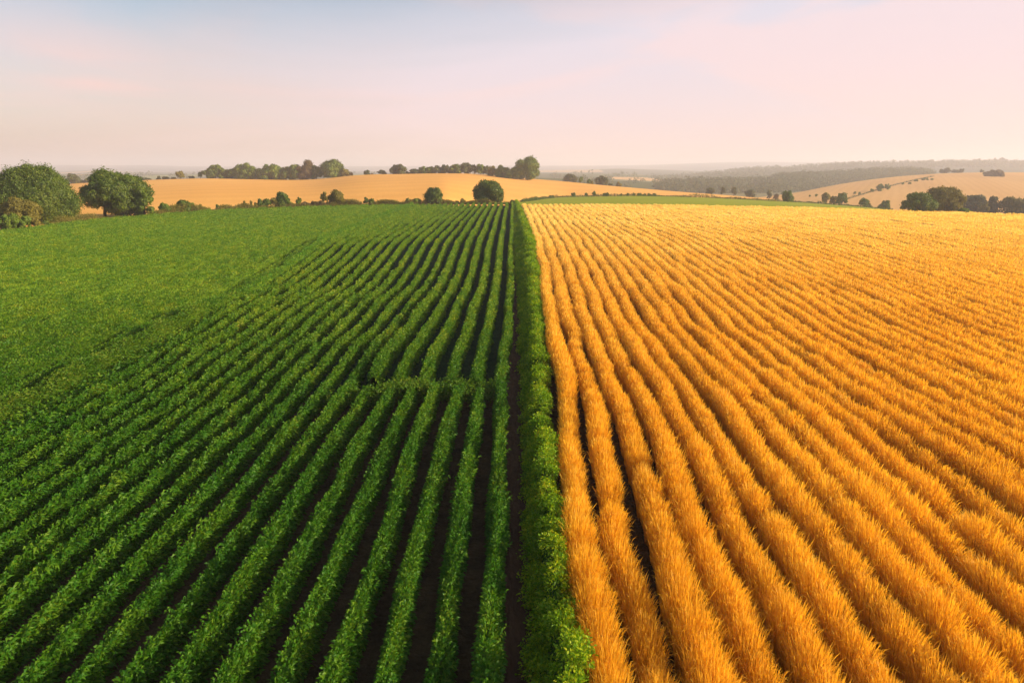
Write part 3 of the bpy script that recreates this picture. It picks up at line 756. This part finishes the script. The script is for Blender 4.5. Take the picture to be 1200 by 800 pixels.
# low hedges: along the wheat hill foot and along the green strip
def low_hedge(name, label, P, w, hgt, mat, seed, dens=1.0):
    rng = np.random.default_rng(seed); P = np.array(P, float)
    sl = np.linalg.norm(np.diff(P, axis=0), axis=1); cum = np.concatenate([[0], np.cumsum(sl)])
    Lt = cum[-1]; Dm = P[:, 1].mean(); leaf = max(.2, Dm * .0016)
    N = int(dens * Lt * (w + hgt * 1.5) * 1.6 / (.24 * leaf * leaf))
    s = rng.uniform(0, Lt, N)
    pos = np.stack([np.interp(s, cum, P[:, i]) for i in range(3)], 1)
    hh = hgt * np.clip(1 + .5 * smooth_noise(s, seed, 2.5) + .35 * smooth_noise(s, seed + 1, 7), .2, 2.4)
    pos += np.stack([rng.normal(0, w * .3, N), rng.normal(0, w * .3, N), rng.uniform(0, 1, N) ** 1.3 * hh], 1)
    V, T_ = leaves(pos, rng.normal(0, 1, (N, 3)) + [0, 0, .5], leaf * rng.uniform(.6, 1.3, N), leaf * rng.uniform(.3, .6, N), rng, .1)
    o = link(name, make_mesh(name, V, T_, mats=[M[mat]])); tag(o, label, 'hedge'); return o

def line_at(pxs, pys, Ds): return np.stack(at_dist(np.array(pxs, float), np.array(pys, float), np.array(Ds, float)), 1)
pp = np.arange(182, 600, 6.0)
low_hedge('low_hedge', 'low scrubby hedge along the far edge of the green field', line_at(pp, np.interp(pp, [p for p, _ in EP], [y for _, y in EP]) + .5, [E(p, 2.5) for p in pp]), 1.6, .95, 'tree_olive', 61, 2.6)
pp = np.array([612, 640, 660, 700, 740, 780, 830, 900, 950, 985, 1020, 1045.])
low_hedge('low_hedge', 'low dark hedge along the top of the bright green strip', line_at(pp, np.interp(pp, [g_[0] for g_ in GS], [g_[1] for g_ in GS]) + .25, np.interp(pp, [g_[0] for g_ in GS], [g_[2] for g_ in GS]) + 1), 1.5, .7, 'tree_dark', 62, 1.0)
pp = np.arange(64, 122, 6.0)
low_hedge('low_hedge', 'rough grassy hedge bank between the two big left trees', line_at(pp, np.interp(pp, [p for p, _ in EP], [y for _, y in EP]) + .3, [E(p, 3) for p in pp]), 2.0, .8, 'tree_olive', 63, .8)
pp = np.array([985, 1000, 1025, 1050, 1075, 1094.])
low_hedge('low_hedge', 'faint hedge line running up the tan hill', hc(pp, np.array([.28, .34, .46, .58, .72, .82])), .8, .55, 'tree_grey', 64, .3)

# bushes on the green strip hedge
for px, tp, fy, w in [(646, 228.5, 232.6, 7), (672, 225.5, 231, 6), (687, 225.8, 230.6, 4), (696, 223.8, 230.4, 5), (710, 225.5, 230.3, 8), (728, 226.6, 230, 3), (735.5, 226, 230, 4), (742.5, 225.8, 230, 4),
                      (749, 226, 230, 6), (755, 226.5, 230, 5), (760.5, 226.3, 230.2, 5), (767, 226.3, 230.3, 5)]:
    T('small dark bush in the hedge above the bright green strip', px, tp, fy, w, 321, 'tree_dark', 'bush', group='small bushes in the green strip hedge')

# right-hand middle distance
rt = [(923, 223.5, 236, 13, 300, 'tree_dark', 'tree', 'dark compact tree at the top edge of the green strip'),
      (878, 222, 231, 13, 480, 'tree_grey', 'bush', 'low grey bush group beside the wheat strip, left of a thin tree'), (860, 219, 229.5, 6.5, 470, 'tree_grey', 'tree', 'narrow upright tree above the thin end of the wheat strip'),
      (832, 220, 227.5, 10, 480, 'tree_grey', 'bush', 'wide grey bush above the thin end of the wheat strip'), (847, 219, 228.5, 6, 490, 'tree_grey', 'bush', 'faint grey bush left of the narrow upright tree'),
      (901, 222.5, 233.5, 5.5, 460, 'tree_grey', 'tree', 'thin tree left of the dark compact tree'), (909, 227, 234, 7, 460, 'tree_brown', 'bush', 'low brown bush just left of the dark compact tree'),
      (967, 225.5, 238.5, 9.5, 350, 'tree_olive', 'tree', 'double-topped small tree at the foot of the tan hill'), (977, 229.8, 239, 9, 350, 'tree_olive', 'bush', 'low bush between the two small trees at the foot of the tan hill'),
      (986.5, 225.8, 240.2, 12.5, 345, 'tree_mid', 'tree', 'broad small tree right of the double-topped one'), (1012.5, 232, 242.5, 11, 335, 'tree_mid', 'tree', 'round small tree at the end of the green strip, left one of two'),
      (1018.5, 238, 243, 5, 335, 'tree_olive', 'bush', 'tiny bush against the left one of two round trees'), (1035.5, 234.8, 245.5, 11.5, 330, 'tree_mid', 'tree', 'round small tree at the end of the green strip, right one of two'),
      (1075, 226, 250.5, 37, 212, 'tree_mid', 'tree', 'left and lower of the two big trees at the right edge of the wheat'), (1102, 219.8, 251.5, 47, 222, 'tree_olive', 'tree', 'right and taller of the two big trees at the right edge of the wheat'),
      (1130, 243.8, 251, 15, 203, 'tree_lime', 'bush', 'bright low bush at the right foot of the taller big tree'),
      (1138, 228.8, 255, 25, 335, 'tree_grey', 'tree', 'grey round tree just right of the two big trees'), (1150, 236, 255, 14, 330, 'tree_olive', 'bush', 'yellowish bush between two grey trees near the right frame edge'),
      (1161, 230.5, 255.5, 17, 335, 'tree_grey', 'tree', 'pointed grey tree in the row near the right frame edge'), (1178, 230.8, 256, 17, 332, 'tree_olive', 'tree', 'olive tree right of the pointed grey tree'),
      (1191, 232.5, 256.5, 18, 328, 'tree_olive', 'tree', 'olive tree second from the right frame edge'), (1205, 236, 257, 22, 320, 'tree_grey', 'tree', 'grey tree cut off by the right frame edge'),
      (668, 204, 214, 17, 560, 'tree_grey', 'tree', 'pale wide tree behind the falling right shoulder of the wheat hill'), (680.5, 207, 215, 5.5, 480, 'tree_mid', 'bush', 'small pointed bush on the wheat hill shoulder'),
      (690, 209.5, 216, 5, 480, 'tree_mid', 'bush', 'second small pointed bush on the wheat hill shoulder'), (705, 206, 218, 15, 520, 'tree_grey', 'tree', 'round grey tree on the falling shoulder of the wheat hill'),
      (725, 213, 219.5, 7, 480, 'tree_olive', 'bush', 'low brownish bush right of the round grey shoulder tree'), (715, 214.8, 218, 6, 480, 'tree_grey', 'bush', 'tiny bush between the round grey tree and a brownish bush'),
      (693, 211.8, 216.5, 5, 480, 'tree_olive', 'bush', 'low bush left of the round grey shoulder tree')]
for px, tp, fy, w, D, m, c, l in rt:
    T(l, px, tp, fy, w, D, m, c, base=.03)

# trees up the tan hill
def on_hill(sample, px, t): p = sample(np.array([px]), np.array([t]))[0]; return p
def row_of(p):
    d = np.array([p[0], p[1], p[2] - H]); 
    xc = d[0] * cy + d[1] * sy; fc = -d[0] * sy + d[1] * cy
    depth = fc * cp - d[2] * sp; up = fc * sp + d[2] * cp
    return 400 - F * up / depth
def find_t(sample, px, py):
    ts = np.linspace(0, 1, 400); ps = sample(np.full(400, px), ts)
    r = np.array([row_of(p) for p in ps]); return ts[int(np.argmin(np.abs(r - py)))]
hillside = [(949, 228.2, 230.6, 3, 'tiny bush at the left foot of the tan hill'), (956.5, 227, 230.5, 3.5, 'tiny bush right of the leftmost one on the tan hill'),
            (1001.5, 224.3, 227.3, 4, 'small bush low on the tan hill hedge line'), (1007, 225, 228, 3, 'faint bush low on the tan hill hedge line'),
            (1021.5, 221, 225, 4, 'small bush just left of the pair of hillside trees'), (1031.3, 215.3, 223.8, 8, 'left one of a pair of small trees on the tan hill'),
            (1039.5, 215.3, 222.2, 6.5, 'right one of a pair of small trees on the tan hill'), (1058, 213.5, 216.3, 3.5, 'small bush above the pair of hillside trees'),
            (1066, 213.2, 215.8, 4, 'second small bush above the pair of hillside trees'), (1073.5, 209.8, 212.5, 4, 'small bush near the top of the tan hill hedge line'),
            (1083.5, 207.8, 211.2, 8, 'wide low bush near the top of the tan hill'), (1092, 208.8, 211, 4, 'small bush right of the wide low hilltop bush')]
for px, tp, fy, w, l in hillside:
    t = find_t(hc, px, fy); p = on_hill(hc, px, t)
    T(l, px, tp, fy + .1, w, float(p[1]), 'tree_mid', 'tree' if w > 6 and 'tree' in l else 'bush', base=.03)
t = find_t(hc, 1164, 206.8); p = on_hill(hc, 1164, t)
T('dense dark brown copse alone on top of the tan hill', 1164, 199, 207.4, 23, float(p[1]), 'tree_brown', 'bush', name='copse', parts=False, lobes=40, dens=1.6, dep=.6)
for px, tp, fy, w in [(1103, 198, 203.5, 7), (1110, 196.5, 203.3, 8), (1119, 198.5, 203, 8), (1126, 197.5, 203, 6), (1150, 198.5, 202.6, 5)]:
    T('small grey tree on the skyline of the tan hill right of the wooded slope', px, tp, fy, w, 890, 'tree_grey', base=.05, group='small trees on the tan hill skyline')
for px, tp, fy, w in [(1142, 185.8, 190, 3.5), (1147, 185.6, 190, 3.5), (1158, 187, 190.2, 6), (1166, 184.6, 190.4, 4), (1174, 184.6, 190.8, 9)]:
    T('hazy tree on the skyline of the far wooded ridge', px, tp, fy, w, 2480, 'tree_grey', 'tree', parts=False, base=.0, group='hazy trees on the far ridge skyline')

# far woods: masses of crowns
def woods(name, label, sample, n, px0, px1, t0, t1, size, leaf, per, mat, seed, keep=None, z_up=0.35):
    rng = np.random.default_rng(seed)
    p = rng.uniform(px0, px1, n); t = rng.uniform(t0, t1, n)
    if keep is not None:
        k = keep(p, t); p, t = p[k], t[k]; n = len(p)
    c = sample(p, t); r = size * rng.uniform(.6, 1.25, n)
    c[:, 2] += r * z_up
    d = unit(rng.normal(size=(n * per, 3)) + [0, 0, .35])
    rep = np.repeat(np.arange(n), per)
    pos = c[rep] + d * (r[rep] * rng.uniform(.6, 1.05, n * per))[:, None] * [1, 1, 1.05]
    l = leaf * rng.uniform(.6, 1.3, n * per)
    V, T_ = leaves_n(pos, d, l, l * .7, rng)
    tag(link(name, make_mesh(name, V, T_, mats=[M[mat]])), label, 'woodland', kind='stuff')

woods('woodland', 'grey-green woodland covering the slope behind the tan hill', hb, 2300, 770, 1092, .0, 1.0, 8.5, 2.6, 60, 'tree_grey', 71, keep=lambda p, t: (((p - 880) / 20) ** 2 + ((t - .42) / .2) ** 2 > 1) & (((p - 905) / 9) ** 2 + ((t - .72) / .1) ** 2 > 1))
woods('woodland', 'hazy woodland covering the far ridge on the right', ha, 4200, 740, 1500, .1, 1.0, 11, 5.0, 26, 'tree_grey', 72, keep=lambda p, t: (p < 930) | (t > .5))
woods('woodland', 'hazy hedges and copses across the middle-distance farmland', v2, 1500, -200, 860, .05, 1.0, 7, 3.2, 24, 'tree_grey', 73, keep=lambda p, t: (np.sin(p * .045 + t * 9) + np.sin(p * .11 - t * 5) > .55))
woods('woodland', 'hedges and small woods in the valley behind the wheat hill', v1, 700, -200, 880, .0, 1.0, 5.5, 2.0, 36, 'tree_grey', 74, keep=lambda p, t: (np.sin(p * .06 + t * 7) + np.sin(p * .023 - t * 4) > .5))

# ------------------------------------------------------------------ air, light, sky
EL, AZ = 19.5, 97.0           # sun low on the right
hv = np.array([[x, y, z] for z in (-140, 95) for y in (-140, 9400) for x in (-9300, 9300)], float)
hq = [[0, 2, 3, 1], [4, 5, 7, 6], [0, 1, 5, 4], [2, 6, 7, 3], [0, 4, 6, 2], [1, 3, 7, 5]]
hm, nt, N, L = new_mat('haze')
out = N.new('ShaderNodeOutputMaterial'); pv = N.new('ShaderNodeVolumePrincipled')
pv.inputs['Color'].default_value = (.94, .9, .98, 1); pv.inputs['Density'].default_value = .00031; pv.inputs['Anisotropy'].default_value = .15
L.new(pv.outputs[0], out.inputs['Volume'])
hz = link('haze', make_mesh('haze', hv, Q=hq, mats=[hm])); tag(hz, kind='stuff')

sd = np.array([math.sin(math.radians(AZ)) * math.cos(math.radians(EL)), math.cos(math.radians(AZ)) * math.cos(math.radians(EL)), math.sin(math.radians(EL))])
sun = bpy.data.lights.new('sun', 'SUN'); sun.energy = 5.0; sun.angle = math.radians(.6); sun.color = (1, .8, .52)
so = bpy.data.objects.new('sun', sun); COL.objects.link(so)
from mathutils import Vector
so.rotation_euler = Vector(sd).to_track_quat('Z', 'Y').to_euler(); so.location = (60, 20, 60)

W = bpy.data.worlds.new('World'); SC.world = W; W.use_nodes = True
nt = W.node_tree; N = nt.nodes; L = nt.links; N.clear()
out = N.new('ShaderNodeOutputWorld'); bg = N.new('ShaderNodeBackground'); bg.inputs['Strength'].default_value = .09
sky = N.new('ShaderNodeTexSky'); sky.sky_type = 'NISHITA'; sky.sun_disc = False
sky.sun_elevation = math.radians(EL); sky.sun_rotation = math.radians(AZ); sky.air_density = 1.0; sky.dust_density = 2.0; sky.ozone_density = 1.0
tc = N.new('ShaderNodeTexCoord')
sep = N.new('ShaderNodeSeparateXYZ'); L.new(tc.outputs['Generated'], sep.inputs[0])
def math_(op, a, b=None, clamp=False):
    m = N.new('ShaderNodeMath'); m.operation = op; m.use_clamp = clamp
    for i, v in enumerate((a, b)):
        if v is None: continue
        if isinstance(v, (int, float)): m.inputs[i].default_value = v
        else: L.new(v, m.inputs[i])
    return m.outputs[0]
# thin high cloud sheet: directions projected on a layer overhead
den = math_('ADD', math_('MAXIMUM', sep.outputs['Z'], 0.0), .12)
cu = math_('DIVIDE', sep.outputs['X'], den); cv = math_('DIVIDE', sep.outputs['Y'], den)
cmb = N.new('ShaderNodeCombineXYZ'); L.new(sep.outputs['X'], cmb.inputs[0]); L.new(sep.outputs['Z'], cmb.inputs[1])
mp = N.new('ShaderNodeMapping'); mp.inputs['Rotation'].default_value = (0, 0, math.radians(-24)); mp.inputs['Scale'].default_value = (1.5, 5.2, 1); mp.inputs['Location'].default_value = (3.1, 1.7, 0)
L.new(cmb.outputs[0], mp.inputs['Vector'])
nz = N.new('ShaderNodeTexNoise'); nz.inputs['Scale'].default_value = 1.0; nz.inputs['Detail'].default_value = 7; nz.inputs['Roughness'].default_value = .5; nz.inputs['Distortion'].default_value = .9
L.new(mp.outputs[0], nz.inputs['Vector'])
# cover thickens towards the sun side, thins to the upper left
side = math_('ADD', math_('MULTIPLY', sep.outputs['X'], 1.3), .78)
low = math_('MULTIPLY', math_('SUBTRACT', .17, sep.outputs['Z']), 2.9)
cov = math_('ADD', math_('ADD', side, low), math_('MULTIPLY', math_('SUBTRACT', nz.outputs['Fac'], .5), 1.7), )
cov = math_('MULTIPLY', math_('MAXIMUM', math_('MINIMUM', cov, 1.0), 0.12), .93)
# cloud colour: peach low down, pale lilac-white higher
zr = N.new('ShaderNodeValToRGB'); e = zr.color_ramp.elements
e[0].position = 0.0; e[0].color = (6.1, 4.5, 4.25, 1)
e[1].position = .34; e[1].color = (5.45, 4.85, 5.35, 1)
em = e.new(.12); em.color = (5.95, 4.6, 4.75, 1)
L.new(sep.outputs['Z'], zr.inputs['Fac'])
mp2 = N.new('ShaderNodeMapping'); mp2.inputs['Rotation'].default_value = (0, 0, math.radians(-20)); mp2.inputs['Scale'].default_value = (1.3, 4.2, 1); mp2.inputs['Location'].default_value = (7.3, 2.2, 0)
L.new(cmb.outputs[0], mp2.inputs['Vector'])
n2 = N.new('ShaderNodeTexNoise'); n2.inputs['Scale'].default_value = 1.25; n2.inputs['Detail'].default_value = 8; n2.inputs['Roughness'].default_value = .52; n2.inputs['Distortion'].default_value = 1.4
L.new(mp2.outputs[0], n2.inputs['Vector'])
lv = N.new('ShaderNodeMapRange'); lv.interpolation_type = 'SMOOTHSTEP'; lv.inputs['From Min'].default_value = .44; lv.inputs['From Max'].default_value = .58
L.new(n2.outputs['Fac'], lv.inputs['Value'])
lav = N.new('ShaderNodeMix'); lav.data_type = 'RGBA'; L.new(zr.outputs[0], lav.inputs['A']); lav.inputs['B'].default_value = (4.6, 4.6, 5.35, 1)
L.new(math_('MULTIPLY', lv.outputs['Result'], math_('MULTIPLY', math_('MAXIMUM', math_('SUBTRACT', sep.outputs['Z'], .02), 0.0), 4.5, True)), lav.inputs['Factor'])
# a peach bank of cloud low on the far side from the sun
pk = math_('MULTIPLY', math_('SUBTRACT', -.12, sep.outputs['X']), 2.6, True)
pk = math_('MULTIPLY', pk, math_('SUBTRACT', 1.15, math_('ABSOLUTE', math_('MULTIPLY', math_('SUBTRACT', sep.outputs['Z'], .075), 8.0))), True)
pk = math_('MULTIPLY', pk, math_('ADD', math_('MULTIPLY', math_('SUBTRACT', nz.outputs['Fac'], .5), 2.2), .85, True), True)
pk = math_('MULTIPLY', pk, math_('ADD', math_('MULTIPLY', math_('SUBTRACT', .55, n2.outputs['Fac']), 3.0), .85, True), True)
pm = N.new('ShaderNodeMix'); pm.data_type = 'RGBA'; L.new(pk, pm.inputs['Factor']); L.new(lav.outputs['Result'], pm.inputs['A']); pm.inputs['B'].default_value = (6.4, 4.1, 3.8, 1)
cov = math_('MAXIMUM', cov, math_('MULTIPLY', pk, .9))
mx = N.new('ShaderNodeMix'); mx.data_type = 'RGBA'; L.new(cov, mx.inputs['Factor']); L.new(sky.outputs[0], mx.inputs['A']); L.new(pm.outputs['Result'], mx.inputs['B'])
L.new(mx.outputs['Result'], bg.inputs['Color']); L.new(bg.outputs[0], out.inputs['Surface'])

cam = bpy.data.cameras.new('camera'); co = bpy.data.objects.new('camera', cam); COL.objects.link(co)
cam.sensor_width = 36; cam.lens = 36 * F / 1200; cam.clip_start = .1; cam.clip_end = 20000
co.location = (0, 0, H); co.rotation_euler = (math.pi / 2 - PITCH, 0, YAW)
SC.camera = co
SC.view_settings.view_transform = 'Standard'; SC.view_settings.look = 'None'; SC.view_settings.exposure = 0.86; SC.view_settings.gamma = 1.0
SC.view_settings.use_curve_mapping = False
SC.render.engine = 'CYCLES'
SC.cycles.max_bounces = 6; SC.cycles.diffuse_bounces = 3; SC.cycles.glossy_bounces = 1; SC.cycles.transmission_bounces = 3; SC.cycles.volume_bounces = 1
SC.cycles.use_denoising = True
